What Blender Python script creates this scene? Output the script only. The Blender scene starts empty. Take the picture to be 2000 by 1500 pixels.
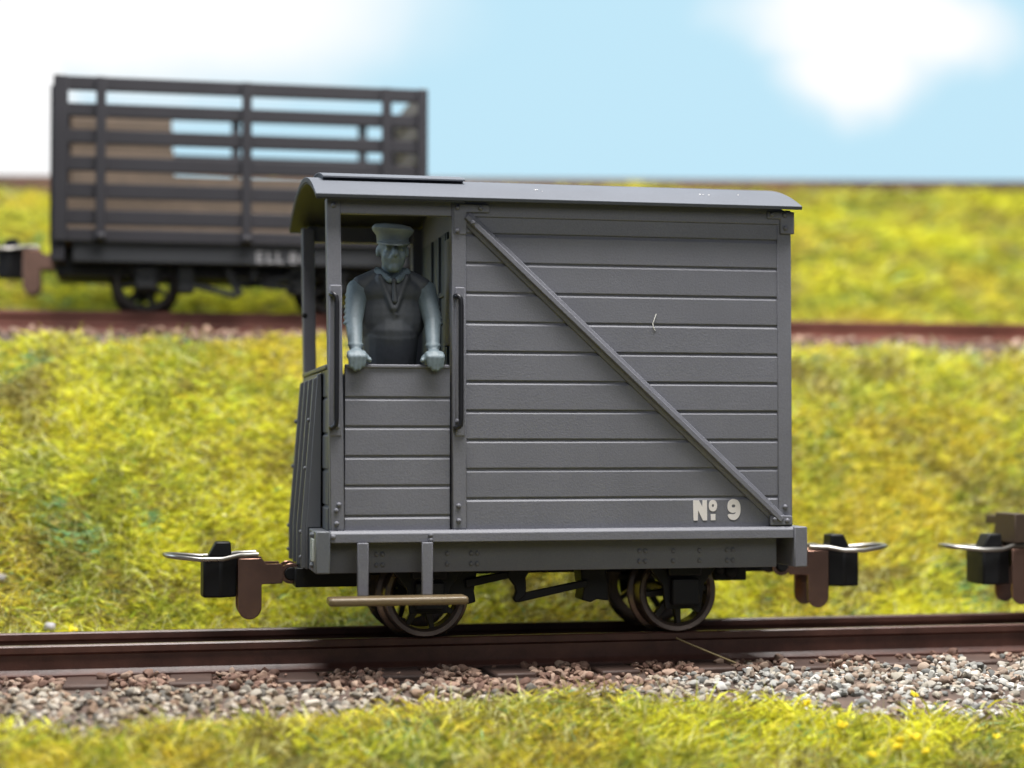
import bpy, bmesh, math, random
import numpy as np
from mathutils import Vector, Matrix

random.seed(7)
rng = np.random.default_rng(11)
S = bpy.context.scene
COL = S.collection
R = math.radians

# ------------------------------------------------------------------ materials
def new_mat(name):
    m = bpy.data.materials.new(name)
    m.use_nodes = True
    nt = m.node_tree
    b = nt.nodes['Principled BSDF']
    return m, nt, b

def noise(nt, scale, detail=4, rough=0.6, coord='Object', dist=0.0):
    tc = nt.nodes.new('ShaderNodeTexCoord')
    n = nt.nodes.new('ShaderNodeTexNoise')
    n.inputs['Scale'].default_value = scale
    n.inputs['Detail'].default_value = detail
    n.inputs['Roughness'].default_value = rough
    n.inputs['Distortion'].default_value = dist
    nt.links.new(tc.outputs[coord], n.inputs['Vector'])
    return n

def ramp(nt, src, stops):
    r = nt.nodes.new('ShaderNodeValToRGB')
    el = r.color_ramp.elements
    while len(el) < len(stops):
        el.new(0.5)
    for e, (p, c) in zip(el, stops):
        e.position = p
        e.color = (c[0], c[1], c[2], 1)
    nt.links.new(src, r.inputs['Fac'])
    return r

def bump(nt, b, src, strength, dist):
    bp = nt.nodes.new('ShaderNodeBump')
    bp.inputs['Strength'].default_value = strength
    bp.inputs['Distance'].default_value = dist
    nt.links.new(src, bp.inputs['Height'])
    nt.links.new(bp.outputs['Normal'], b.inputs['Normal'])
    return bp

def painted(name, c, rough=0.5, var=0.12, fine=90.0, bstr=0.25, metallic=0.0, spec=0.5, coarse=1.5, rvar=0.08):
    """plastic or paint: slow tone drift, fine grain in colour and relief"""
    m, nt, b = new_mat(name)
    n1 = noise(nt, coarse, 5, 0.65)
    lo = [x * (1 - var) for x in c]
    hi = [x * (1 + var) for x in c]
    r = ramp(nt, n1.outputs['Fac'], [(0.3, lo), (0.7, hi)])
    n2 = noise(nt, fine, 3, 0.7)
    mx = nt.nodes.new('ShaderNodeMix'); mx.data_type = 'RGBA'; mx.blend_type = 'OVERLAY'
    mx.inputs['Factor'].default_value = 0.22
    nt.links.new(r.outputs['Color'], mx.inputs['A'])
    nt.links.new(n2.outputs['Fac'], mx.inputs['B'])
    nt.links.new(mx.outputs['Result'], b.inputs['Base Color'])
    mr = nt.nodes.new('ShaderNodeMapRange')
    mr.inputs['To Min'].default_value = max(0.02, rough - rvar)
    mr.inputs['To Max'].default_value = min(1, rough + rvar)
    nt.links.new(n1.outputs['Fac'], mr.inputs['Value'])
    nt.links.new(mr.outputs['Result'], b.inputs['Roughness'])
    b.inputs['Metallic'].default_value = metallic
    b.inputs['Specular IOR Level'].default_value = spec
    if bstr:
        bump(nt, b, n2.outputs['Fac'], bstr, 0.004)
    return m

GREY = painted('van_grey_plastic', (0.150, 0.152, 0.176), 0.50, 0.08, 62, 0.6)
ROOFG = painted('roof_grey_plastic', (0.085, 0.092, 0.108), 0.55, 0.07, 60, 0.2, spec=0.15)
ENDG = painted('end_grey_shaded', (0.115, 0.122, 0.135), 0.45, 0.06, 100, 0.25)  # darker van grey, shade of the left end put into the colour
SOLEG = painted('underframe_grey', (0.118, 0.121, 0.135), 0.55, 0.1, 90, 0.3)
BLACK = painted('black_plastic', (0.010, 0.010, 0.011), 0.45, 0.2, 80, 0.2, spec=0.25)
BLACKW = painted('wheel_black', (0.016, 0.014, 0.014), 0.4, 0.2, 60, 0.2)
TYRE = painted('blackened_tyre_steel', (0.19, 0.145, 0.12), 0.24, 0.25, 40, 0.15, metallic=0.75)
TYREB = painted('black_tyre', (0.03, 0.024, 0.022), 0.45, 0.2, 40, 0.1)
WIRE = painted('dark_wire', (0.02, 0.02, 0.024), 0.3, 0.1, 60, 0.05, metallic=0.3)
BRONZE = painted('blackened_bronze', (0.31, 0.18, 0.135), 0.22, 0.18, 50, 0.15, metallic=0.85)
LOOPM = painted('worn_loop_steel', (0.42, 0.40, 0.37), 0.3, 0.2, 40, 0.1, metallic=0.9)
STEPM = painted('varnished_step', (0.15, 0.108, 0.058), 0.3, 0.12, 50, 0.2)
WHITE = painted('letter_white', (0.74, 0.70, 0.68), 0.6, 0.06, 70, 0.1)
WBEIGE = painted('end_boards_lit', (0.17, 0.145, 0.12), 0.6, 0.15, 20, 0.2)  # paler than the slats, light on the inner faces put into the colour
FADED = painted('faded_letter_grey', (0.17, 0.165, 0.175), 0.6, 0.1, 40, 0.1)
INNER = painted('cab_roof_shade', (0.035, 0.037, 0.04), 0.6, 0.15, 40, 0.2)  # near black, shade under the cab roof put into the colour
INNERG = painted('partition_shade_grey', (0.075, 0.085, 0.088), 0.5, 0.12, 60, 0.2)  # darker than the van grey, cab shade put into the colour
PLATEW = painted('plate_white', (0.66, 0.70, 0.66), 0.5, 0.15, 30, 0.1)
RESIN = painted('figure_resin', (0.15, 0.192, 0.215), 0.5, 0.1, 40, 0.2)
VEST = painted('figure_waistcoat_shaded', (0.066, 0.072, 0.082), 0.55, 0.2, 30, 0.3)  # darker than the figure resin, cab shade put into the colour
CAPM = painted('figure_cap', (0.125, 0.15, 0.155), 0.5, 0.15, 30, 0.2)
WSLAT = painted('slat_dark_grey', (0.015, 0.014, 0.018), 0.55, 0.12, 40, 0.3, spec=0.3)
WLIN = painted('raw_brown_boards', (0.080, 0.055, 0.036), 0.6, 0.25, 12, 0.4)
WUND = painted('wagon_black', (0.007, 0.008, 0.011), 0.5, 0.2, 60, 0.2)
NEXTM = painted('dark_brown_timber', (0.05, 0.032, 0.02), 0.6, 0.2, 30, 0.3)
EDGEM = painted('brown_edge_timber', (0.10, 0.05, 0.032), 0.7, 0.35, 8, 0.4, coarse=0.6)
SLEEP = painted('brown_sleeper', (0.07, 0.04, 0.03), 0.6, 0.3, 40, 0.5, coarse=3)
CHAIR = painted('rail_chair_brown', (0.10, 0.055, 0.042), 0.45, 0.25, 60, 0.4)
STRAWM = painted('straw_fibre', (0.20, 0.15, 0.06), 0.6, 0.1, 40, 0)
DUST = painted('white_lint', (0.75, 0.74, 0.72), 0.8, 0.05, 40, 0)
FLOWER = painted('flower_yellow', (0.80, 0.62, 0.01), 0.7, 0.15, 30, 0.3)
PEB = painted('pale_pebble', (0.36, 0.34, 0.36), 0.6, 0.3, 18, 0.5)

def rail_side():
    m, nt, b = new_mat('rail_rust_brown')
    n = noise(nt, 3.0, 6, 0.7)
    r = ramp(nt, n.outputs['Fac'], [(0.25, (0.036, 0.016, 0.012)), (0.55, (0.082, 0.035, 0.026)), (0.8, (0.12, 0.054, 0.038))])
    nt.links.new(r.outputs['Color'], b.inputs['Base Color'])
    b.inputs['Roughness'].default_value = 0.36
    n2 = noise(nt, 55, 4, 0.7)
    bump(nt, b, n2.outputs['Fac'], 0.35, 0.006)
    return m
RAILM = rail_side()
RAILRED = painted('rail_red_brown', (0.15, 0.052, 0.036), 0.5, 0.25, 30, 0.3)
SLEEPRED = painted('red_brown_sleeper', (0.12, 0.055, 0.040), 0.6, 0.25, 30, 0.4)
RAILTOP = painted('rail_head_worn', (0.13, 0.10, 0.085), 0.42, 0.45, 25, 0.2, metallic=0.6, coarse=6)

def attr_mat(name, rough, transl=0.0, bumpscale=None, mul=1.0, spec=0.3):
    m, nt, b = new_mat(name)
    a = nt.nodes.new('ShaderNodeAttribute'); a.attribute_name = 'tint'
    nt.links.new(a.outputs['Color'], b.inputs['Base Color'])
    b.inputs['Roughness'].default_value = rough
    b.inputs['Specular IOR Level'].default_value = spec
    if bumpscale:
        n2 = noise(nt, bumpscale, 4, 0.7)
        bump(nt, b, n2.outputs['Fac'], 0.5, 0.01)
    if transl:
        tr = nt.nodes.new('ShaderNodeBsdfTranslucent')
        nt.links.new(a.outputs['Color'], tr.inputs['Color'])
        mx = nt.nodes.new('ShaderNodeMixShader')
        mx.inputs['Fac'].default_value = transl
        out = nt.nodes['Material Output']
        nt.links.new(b.outputs[0], mx.inputs[1]); nt.links.new(tr.outputs[0], mx.inputs[2])
        nt.links.new(mx.outputs[0], out.inputs['Surface'])
    return m
GRASSM = attr_mat('static_grass_fibre', 0.6, 0.35, spec=0.25)
STONEM = attr_mat('ballast_stone', 0.75, 0, 30)

def ground_mat():
    m, nt, b = new_mat('scenic_ground')
    n = noise(nt, 2.2, 8, 0.7)
    r = ramp(nt, n.outputs['Fac'], [(0.25, (0.10, 0.085, 0.02)), (0.5, (0.22, 0.20, 0.022)), (0.75, (0.30, 0.28, 0.03))])
    nt.links.new(r.outputs['Color'], b.inputs['Base Color'])
    b.inputs['Roughness'].default_value = 0.9
    n2 = noise(nt, 30, 5, 0.7)
    bump(nt, b, n2.outputs['Fac'], 0.8, 0.05)
    return m
GROUNDM = ground_mat()
BEDM = painted('ballast_bed', (0.09, 0.06, 0.047), 0.9, 0.4, 25, 0.8, coarse=4)

# ------------------------------------------------------------------ mesh helpers
class MB:
    def __init__(s): s.v = []; s.f = []; s.mi = []
    def add(s, v, f, mi=0):
        o = len(s.v)
        s.v += [tuple(p) for p in v]
        s.f += [tuple(i + o for i in q) for q in f]
        s.mi += [mi] * len(f)
        return s
    def box(s, x0, x1, y0, y1, z0, z1, mi=0):
        v = [(x, y, z) for z in (z0, z1) for y in (y0, y1) for x in (x0, x1)]
        return s.add(v, [(0, 2, 3, 1), (4, 5, 7, 6), (0, 1, 5, 4), (2, 6, 7, 3), (0, 4, 6, 2), (1, 3, 7, 5)], mi)
    def hexa(s, p, mi=0):          # 8 points, same order as box
        return s.add(p, [(0, 2, 3, 1), (4, 5, 7, 6), (0, 1, 5, 4), (2, 6, 7, 3), (0, 4, 6, 2), (1, 3, 7, 5)], mi)
    def prism(s, poly, axis, a0, a1, mi=0):
        n = len(poly)
        def P(a, u, w):
            return {'x': (a, u, w), 'y': (u, a, w), 'z': (u, w, a)}[axis]
        v = [P(a0, u, w) for u, w in poly] + [P(a1, u, w) for u, w in poly]
        f = [tuple(range(n)), tuple(range(2 * n - 1, n - 1, -1))]
        f += [(i, (i + 1) % n, n + (i + 1) % n, n + i) for i in range(n)]
        return s.add(v, f, mi)
    def tube(s, pts, r, n=10, mi=0, r2=None):
        pts = [Vector(p) for p in pts]
        rings = []
        N = len(pts)
        up = None
        for i, p in enumerate(pts):
            t = (pts[min(i + 1, N - 1)] - pts[max(i - 1, 0)]).normalized()
            if up is None:
                up = Vector((0, 0, 1)) if abs(t.z) < 0.9 else Vector((1, 0, 0))
            a = t.cross(up).normalized(); b = a.cross(t).normalized(); up = b
            rr = r if r2 is None else r + (r2 - r) * i / (N - 1)
            rings.append([p + (a * math.cos(2 * math.pi * k / n) + b * math.sin(2 * math.pi * k / n)) * rr for k in range(n)])
        v = [q for g in rings for q in g]
        f = [tuple(range(n)), tuple(range((N - 1) * n + n - 1, (N - 1) * n - 1, -1))]
        for i in range(N - 1):
            for k in range(n):
                f.append((i * n + k, i * n + (k + 1) % n, (i + 1) * n + (k + 1) % n, (i + 1) * n + k))
        return s.add(v, f, mi)
    def lathe(s, prof, c, n=48, mi=0):        # profile (r, y) turned about the Y axis through c, closed loop
        m = len(prof)
        v = []
        for k in range(n):
            a = 2 * math.pi * k / n
            for r, y in prof:
                v.append((c[0] + r * math.cos(a), c[1] + y, c[2] + r * math.sin(a)))
        f = [(k * m + j, ((k + 1) % n) * m + j, ((k + 1) % n) * m + (j + 1) % m, k * m + (j + 1) % m) for k in range(n) for j in range(m)]
        return s.add(v, f, mi)
    def ell(s, c, r, nu=14, nv=10, rot=None, mi=0):
        v = []; f = []
        M = rot if rot is not None else Matrix.Identity(3)
        for j in range(1, nv):
            ph = math.pi * j / nv
            for i in range(nu):
                a = 2 * math.pi * i / nu
                p = M @ Vector((r[0] * math.sin(ph) * math.cos(a), r[1] * math.sin(ph) * math.sin(a), r[2] * math.cos(ph)))
                v.append((c[0] + p.x, c[1] + p.y, c[2] + p.z))
        t = M @ Vector((0, 0, r[2]))
        v.append((c[0] + t.x, c[1] + t.y, c[2] + t.z)); v.append((c[0] - t.x, c[1] - t.y, c[2] - t.z))
        T = len(v) - 2
        for j in range(nv - 2):
            for i in range(nu):
                f.append((j * nu + i, (j + 1) * nu + i, (j + 1) * nu + (i + 1) % nu, j * nu + (i + 1) % nu))
        for i in range(nu):
            f.append((T, i, (i + 1) % nu)); f.append((T + 1, (nv - 2) * nu + (i + 1) % nu, (nv - 2) * nu + i))
        return s.add(v, f, mi)
    def cap(s, p0, p1, r0, r1, n=12):         # tapered capsule
        p0 = Vector(p0); p1 = Vector(p1)
        s.tube([p0, p0.lerp(p1, 0.5), p1], r0, n, 0, r1)
        s.ell(p0, (r0, r0, r0), n, 8); s.ell(p1, (r1, r1, r1), n, 8)
        return s

def mesh_obj(name, mb, mats, parent=None, origin=(0, 0, 0), bevel=0.0, ang=38, seg=2):
    me = bpy.data.meshes.new(name)
    o = Vector(origin)
    me.from_pydata([tuple(Vector(p) - o) for p in mb.v], [], mb.f)
    mats = mats if isinstance(mats, (list, tuple)) else [mats]
    for m in mats: me.materials.append(m)
    if len(mats) > 1:
        me.polygons.foreach_set('material_index', mb.mi)
    bm = bmesh.new(); bm.from_mesh(me)
    bmesh.ops.recalc_face_normals(bm, faces=bm.faces)
    bm.to_mesh(me); bm.free()
    me.polygons.foreach_set('use_smooth', [True] * len(me.polygons))
    me.set_sharp_from_angle(angle=R(ang))
    ob = bpy.data.objects.new(name, me)
    COL.objects.link(ob)
    if parent is not None:
        ob.parent = parent
        base = Vector((0, 0, 0)); q = parent
        while q is not None:
            base = base + q.location; q = q.parent
        ob.location = o - base
    else:
        ob.location = o
    if bevel:
        b = ob.modifiers.new('bevel', 'BEVEL')
        b.width = bevel; b.segments = seg; b.limit_method = 'ANGLE'; b.angle_limit = R(35)
        b.harden_normals = False
    return ob

def tag(o, label=None, cat=None, group=None, kind=None):
    if label: o['label'] = label
    if cat: o['category'] = cat
    if group: o['group'] = group
    if kind: o['kind'] = kind
    return o

def empty(name, loc, label, cat, group=None):
    e = bpy.data.objects.new(name, None)
    e.empty_display_size = 0.2
    e.location = loc
    COL.objects.link(e)
    return tag(e, label, cat, group)

def part(name, mb, mat, parent, bevel=0.008, origin=None, **k):
    if origin is None:
        base = Vector((0, 0, 0)); q = parent
        while q is not None:
            base = base + q.location; q = q.parent
        origin = base
    return mesh_obj(name, mb, mat, parent, origin, bevel, **k)

def copy_tree(o, parent, delta=(0, 0, 0)):
    c = o.copy(); COL.objects.link(c); c.parent = parent
    c.location = o.location + Vector(delta)
    for ch in list(o.children):
        copy_tree(ch, c)
    return c

# ------------------------------------------------------------------ ground profile
PROF = [(-6.0, -3.2), (-3.5, -2.72), (-2.2, -2.30), (-1.45, -2.03), (-1.0, -1.93), (-0.55, -1.87), (-0.2, -1.855), (2.0, -1.855), (2.35, -1.85), (2.7, -1.72),
        (3.1, -1.42), (4.0, -0.45), (4.8, 0.42), (5.3, 0.86), (5.65, 1.10), (5.9, 1.135), (7.7, 1.135), (8.1, 1.22),
        (8.7, 1.52), (10.4, 2.70), (12.3, 3.64), (14.6, 3.72)]
PY = np.array([p[0] for p in PROF]); PZ = np.array([p[1] for p in PROF])

def hash2(i, j, seed):
    n = (i.astype(np.int64) * 374761393 + j.astype(np.int64) * 668265263 + seed * 1442695041) & 0x7fffffff
    n = ((n ^ (n >> 13)) * 1274126177) & 0x7fffffff
    return ((n ^ (n >> 16)) & 0xffff) / 65535.0
def vnoise(x, y, seed=0):
    xi = np.floor(x); yi = np.floor(y); fx = x - xi; fy = y - yi
    fx = fx * fx * (3 - 2 * fx); fy = fy * fy * (3 - 2 * fy)
    xi = xi.astype(np.int64); yi = yi.astype(np.int64)
    a = hash2(xi, yi, seed); b = hash2(xi + 1, yi, seed); c = hash2(xi, yi + 1, seed); d = hash2(xi + 1, yi + 1, seed)
    return (a * (1 - fx) + b * fx) * (1 - fy) + (c * (1 - fx) + d * fx) * fy
def fbm(x, y, seed=0, o=4):
    t = 0; a = 0.5
    for k in range(o):
        t = t + a * vnoise(x * 2 ** k, y * 2 ** k, seed + k); a *= 0.5
    return t / (1 - 0.5 ** o)

def gz(x, y):
    x = np.asarray(x, float); y = np.asarray(y, float)
    z = np.interp(y, PY, PZ)
    flat = np.clip(np.minimum(np.abs(y - 1.05) - 1.3, np.abs(y - 6.75) - 1.0), 0, 0.6) / 0.6
    z = z + 0.024 * (x - 2.9) * np.clip((y - 8.0) / 4.2, 0, 1)
    return z + (fbm(x * 0.9, y * 0.9, 3) - 0.5) * np.where(y < 0, 0.08, 0.22) * flat + (fbm(x * 4, y * 4, 9) - 0.5) * 0.06 * flat

def build_ground():
    xs = np.linspace(-12, 20, 321)
    ys = np.unique(np.concatenate([np.linspace(-6, 14.6, 207), PY]))
    X, Y = np.meshgrid(xs, ys)
    Z = gz(X, Y)
    v = np.stack([X.ravel(), Y.ravel(), Z.ravel()], 1)
    nx = len(xs); ny = len(ys)
    i = np.arange(nx - 1); j = np.arange(ny - 1)
    I, J = np.meshgrid(i, j)
    a = (J * nx + I).ravel()
    f = np.stack([a, a + 1, a + nx + 1, a + nx], 1)
    me = bpy.data.meshes.new('ground')
    me.from_pydata(v.tolist(), [], f.tolist())
    me.materials.append(GROUNDM); me.materials.append(BEDM)
    yc = Y[J.ravel(), I.ravel()]
    bed = ((yc > -1.75) & (yc < 2.2)) | ((yc > 5.35) & (yc < 8.0))
    me.polygons.foreach_set('material_index', bed.astype(np.int32))
    me.polygons.foreach_set('use_smooth', [True] * len(me.polygons))
    o = bpy.data.objects.new('ground', me); COL.objects.link(o)
    tag(o, 'terraced ground of the layout rising from the near track to the far bank', 'ground', kind='structure')
build_ground()

def tint_attr(me, cols):
    at = me.color_attributes.new('tint', 'FLOAT_COLOR', 'POINT')
    c4 = np.ones((len(cols), 4), np.float32); c4[:, :3] = cols
    at.data.foreach_set('color', c4.ravel())

def raw_mesh(name, verts, quads, tris, mat):
    me = bpy.data.meshes.new(name)
    nv = len(verts)
    me.vertices.add(nv); me.vertices.foreach_set('co', verts.astype(np.float32).ravel())
    nq = len(quads) if quads is not None else 0; nt = len(tris) if tris is not None else 0
    loops = np.concatenate([quads.ravel() if nq else np.zeros(0, int), tris.ravel() if nt else np.zeros(0, int)]).astype(np.int32)
    me.loops.add(len(loops)); me.loops.foreach_set('vertex_index', loops)
    me.polygons.add(nq + nt)
    st = np.concatenate([np.arange(nq) * 4, nq * 4 + np.arange(nt) * 3]).astype(np.int32)
    me.polygons.foreach_set('loop_start', st)
    me.polygons.foreach_set('use_smooth', [True] * (nq + nt))
    me.update(calc_edges=True); me.validate()
    me.materials.append(mat)
    o = bpy.data.objects.new(name, me); COL.objects.link(o)
    return o, me

PAL = np.array([(0.74, 0.71, 0.045), (0.85, 0.79, 0.05), (0.60, 0.68, 0.06), (0.70, 0.59, 0.06), (0.42, 0.44, 0.055), (0.20, 0.30, 0.07),
                (0.24, 0.46, 0.22), (0.84, 0.76, 0.30), (0.37, 0.315, 0.08)])
def grass(name, n, x0, x1, y0, y1, lmin, lmax, w, edge=None, shift=0.0, label='', lean0=0.9, lean1=1.5, strands=0, slen=(0.2, 0.42), sw=0.009, slant=0.0):
    n0 = n + strands
    x = rng.uniform(x0, x1, n0); y = rng.uniform(y0, y1, n0)
    st = np.arange(n0) >= n
    if edge is not None:
        k = edge(x, y); x = x[k]; y = y[k]; st = st[k]
    n = len(x)
    # patches of one fibre mix drift over the bank, single fibres scatter round them
    p = fbm(x * 0.85 + 5, y * 0.85, 21, 5); q = fbm(x * 2.1 + 9, y * 2.1, 33, 4); u = rng.random(n)
    idx = np.zeros(n, int)
    t = p + (u - 0.5) * 0.34
    idx[t > 0.36] = 2; idx[t > 0.46] = 0; idx[t > 0.58] = 1
    idx[t <= 0.36] = 4
    t2 = q + (rng.random(n) - 0.5) * 0.34
    idx[t2 > 0.66] = 3; idx[t2 < 0.33] = 4; idx[t2 < 0.25] = 5
    r = rng.random(n)
    idx[r < 0.03] = 6; idx[(r > 0.03) & (r < 0.09)] = 7; idx[(r > 0.09) & (r < 0.13)] = 8
    t4 = fbm(x * 2.9 + 50, y * 2.9 + 7, 101, 4) + (rng.random(n) - 0.5) * 0.25
    idx[t4 > 0.60] = 8; idx[t4 < 0.37] = 4
    t5 = fbm(x * 1.15 + 80, y * 1.15 + 17, 131, 4) + (rng.random(n) - 0.5) * 0.25
    idx[t5 > 0.665] = 3; idx[t5 < 0.35] = 1
    t3 = fbm(x * 1.7 + 31, y * 1.7, 77, 3)
    idx[(t3 > 0.74) & (rng.random(n) < 0.3)] = 6
    idx[st & (rng.random(n) < 0.55)] = 7
    c = PAL[idx] * rng.choice([0.42, 0.66, 0.9, 1.05, 1.16, 1.26], (n, 1)) * (1 + rng.normal(0, 0.04, (n, 3)))
    c[st] = c[st] * 1.2
    g_ = c.mean(1, keepdims=True); c = np.clip((c * 0.96 + g_ * 0.04) * (1 + shift), 0.005, 0.9)
    tuft = fbm(x * 2.6, y * 2.6, 51, 3)
    z = gz(x, y) - 0.01 + rng.random(n) ** 1.5 * (0.03 + 0.11 * tuft)
    z[st] = gz(x[st], y[st]) - 0.01
    L = np.where(st, rng.uniform(slen[0], slen[1], n), rng.uniform(lmin, lmax, n) * (0.7 + 0.6 * tuft))
    a = rng.uniform(0, 2 * np.pi, n)
    lean = np.where(st, rng.uniform(0.1, 1.0, n), rng.uniform(lean0, lean1, n))
    dx = np.cos(a) * np.sin(lean) + slant * np.cos(lean); dy = np.sin(a) * np.sin(lean); dz = np.cos(lean)
    d = np.stack([dx, dy, dz], 1); d /= np.linalg.norm(d, axis=1, keepdims=True)
    b = rng.uniform(0, 2 * np.pi, n)
    sx = np.stack([np.cos(b), np.sin(b), np.zeros(n)], 1)
    side = np.cross(d, sx); side /= np.linalg.norm(side, axis=1, keepdims=True) + 1e-9
    W = (np.where(st, sw, w) * rng.uniform(0.6, 1.3, n))[:, None]
    base = np.stack([x, y, z], 1)
    curl = np.stack([np.cos(a), np.sin(a), -0.6 * np.ones(n)], 1) * (L * rng.uniform(0.0, 0.3, n))[:, None]
    mid = base + d * (L * 0.5)[:, None]
    tip = base + d * L[:, None] + curl
    V = np.stack([base - side * W * 0.5, base + side * W * 0.5, mid - side * W * 0.45, mid + side * W * 0.45, tip], 1).reshape(-1, 3)
    k = np.arange(n) * 5
    quads = np.stack([k, k + 1, k + 3, k + 2], 1)
    tris = np.stack([k + 2, k + 3, k + 4], 1)
    o, me = raw_mesh(name, V, quads, tris, GRASSM)
    tint_attr(me, np.repeat(c, 5, axis=0))
    tag(o, label, 'grass', kind='stuff')
    return o

front_edge = lambda x, y: y < -0.90 - 0.40 * fbm(x * 1.1 + 2, x * 0 + 4, 71, 4) - 0.62 * np.clip((x - 0.9) / 1.6, 0, 1) - 0.24 * np.clip((-0.9 - x) / 1.0, 0, 1) + rng.normal(0, 0.09, len(x))
grass('foreground_grass', 110000, -4.6, 5.2, -3.2, -0.3, 0.07, 0.19, 0.018, front_edge, 0.03, 'pale yellow green static grass fibres in front of the near track', 0.7, 1.45, 14000, (0.12, 0.32), 0.0125, 0.35)
bank_edge = lambda x, y: (y > 2.10 + 0.10 * fbm(x * 1.2, x * 0, 81, 3)) & (y < 5.63 - 0.28 * fbm(x * 1.1, x * 0 + 3, 91, 3) + (rng.random(len(x)) - 0.5) * 0.1)
grass('bank_grass', 200000, -5.8, 8.0, 2.1, 5.9, 0.07, 0.20, 0.018, bank_edge, 0.10, 'mottled yellow and green static grass on the bank between the two tracks', 0.85, 1.5, 22000, (0.12, 0.34), 0.0115)
far_edge = lambda x, y: (y > 7.95 + 0.15 * fbm(x, x * 0, 61, 3))
grass('far_bank_grass', 90000, -8.5, 13.5, 7.8, 12.35, 0.14, 0.30, 0.028, far_edge, 0.14, 'bright lime grass on the slope behind the far track', 0.9, 1.5)

# ------------------------------------------------------------------ ballast (gravel)
def ico():
    bm = bmesh.new(); bmesh.ops.create_icosphere(bm, subdivisions=2, radius=1)
    v = np.array([p.co[:] for p in bm.verts]); f = np.array([[q.index for q in t.verts] for t in bm.faces])
    bm.free(); return v, f
IV, IF = ico()
def stones(name, pts, sizes, cols, label):
    n = len(pts)
    vs = []; 
    nv = len(IV)
    V = np.zeros((n, nv, 3)); 
    planes = rng.normal(size=(n, 11, 3)); planes /= np.linalg.norm(planes, axis=2, keepdims=True)
    offs = rng.uniform(0.46, 0.80, (n, 11))
    for k in range(n):
        v = IV.copy()
        for j in range(11):                      # knock flats off the pebble
            dd = v @ planes[k, j] - offs[k, j]
            v = v - np.outer(np.clip(dd, 0, None) * 0.95, planes[k, j])
        v *= sizes[k] * rng.uniform(0.62, 1.25, 3)
        a = rng.normal(size=(3, 3)); qm, _ = np.linalg.qr(a)
        v = v @ qm.T
        v[:, 2] *= 0.85
        V[k] = v + pts[k]
    F = (IF[None, :, :] + (np.arange(n) * nv)[:, None, None]).reshape(-1, 3)
    o, me = raw_mesh(name, V.reshape(-1, 3), None, F, STONEM)
    tint_attr(me, np.repeat(cols, nv, axis=0))
    me.set_sharp_from_angle(angle=R(42))
    tag(o, label, 'gravel', kind='stuff')
    return o

SLX = [-3.22 - 0.8, -3.22, -2.42, -1.61, -0.8, 0.0, 0.85, 1.69, 2.5, 3.3, 4.06, 4.85]
def ballast(name, n, x0, x1, yc, half_front, half_back, label, smin=0.028, smax=0.062, zrail=-1.575, stain=0.35):
    x = rng.uniform(x0, x1, n); y = yc + rng.uniform(-half_front, half_back, n)
    z = gz(x, y)
    s = rng.uniform(smin, smax, n) * rng.choice([0.75, 1, 1, 1.2], n)
    # keep clear of the rail itself; heap up slightly in the shoulder
    off = y - yc
    nearrail = (np.abs(np.abs(off) - 0.475) < 0.066)
    keep = ~nearrail
    if yc < 3:
        for xs_ in SLX: keep &= ~((np.abs(x - xs_) < 0.16) & (np.abs(off) < 1.03) & (rng.random(n) < 0.94))
    lift = np.where(np.abs(off) > 0.62, rng.uniform(-0.025, 0.06, n) * np.clip(1.35 - np.abs(off) * 0.45, 0.3, 1), rng.uniform(-0.05, -0.005, n))
    lift = np.where((np.abs(off + 0.54) < 0.09) & (rng.random(n) < 0.35), rng.uniform(0.0, 0.03, n), lift)
    if yc < 3:
        for xs_ in SLX: lift = np.where((np.abs(x - xs_) < 0.2) & (off < -0.95) & (off > -1.25), rng.uniform(-0.07, -0.03, n), lift)
    z = z + lift
    pale = np.array([(0.50, 0.49, 0.45), (0.62, 0.60, 0.56), (0.36, 0.35, 0.32), (0.42, 0.38, 0.31), (0.20, 0.20, 0.19), (0.52, 0.47, 0.40), (0.40, 0.31, 0.24), (0.34, 0.25, 0.19)])
    rust = np.array([(0.25, 0.15, 0.11), (0.34, 0.22, 0.16), (0.17, 0.095, 0.07), (0.40, 0.28, 0.21)])
    d = np.abs(off) - 0.5 + (fbm(x * 1.2, y * 0, 13, 3) - 0.5) * 0.5 + rng.normal(0, 0.07, n)
    rusty = d < stain + (0.40 * np.exp(-((x - 0.1) / 1.9) ** 2) + 0.24 * (x < 1.0) - 0.14 * (x > 2.0) if yc < 3 else 0)
    col = np.where(rusty[:, None], rust[rng.integers(0, len(rust), n)], pale[rng.integers(0, len(pale), n)])
    col = col * rng.uniform(0.55, 0.98, (n, 1))
    if yc < 3: col = np.where(((x < 1.2) & ~rusty)[:, None], col * np.array([0.86, 0.78, 0.70]), col)
    pts = np.stack([x, y, z], 1)[keep]
    return stones(name, pts, s[keep], col[keep], label)
ballast('near_ballast', 15000, -5.0, 6.0, 1.05, 2.5, 1.15, 'grey and rust stained ballast stones under the near track', 0.020, 0.050, stain=0.50)
ballast('far_ballast', 2600, -7.0, 9.5, 6.75, 1.45, 1.2, 'blurred grey and brown ballast stones along the far track', 0.04, 0.07, stain=0.85)

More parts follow.
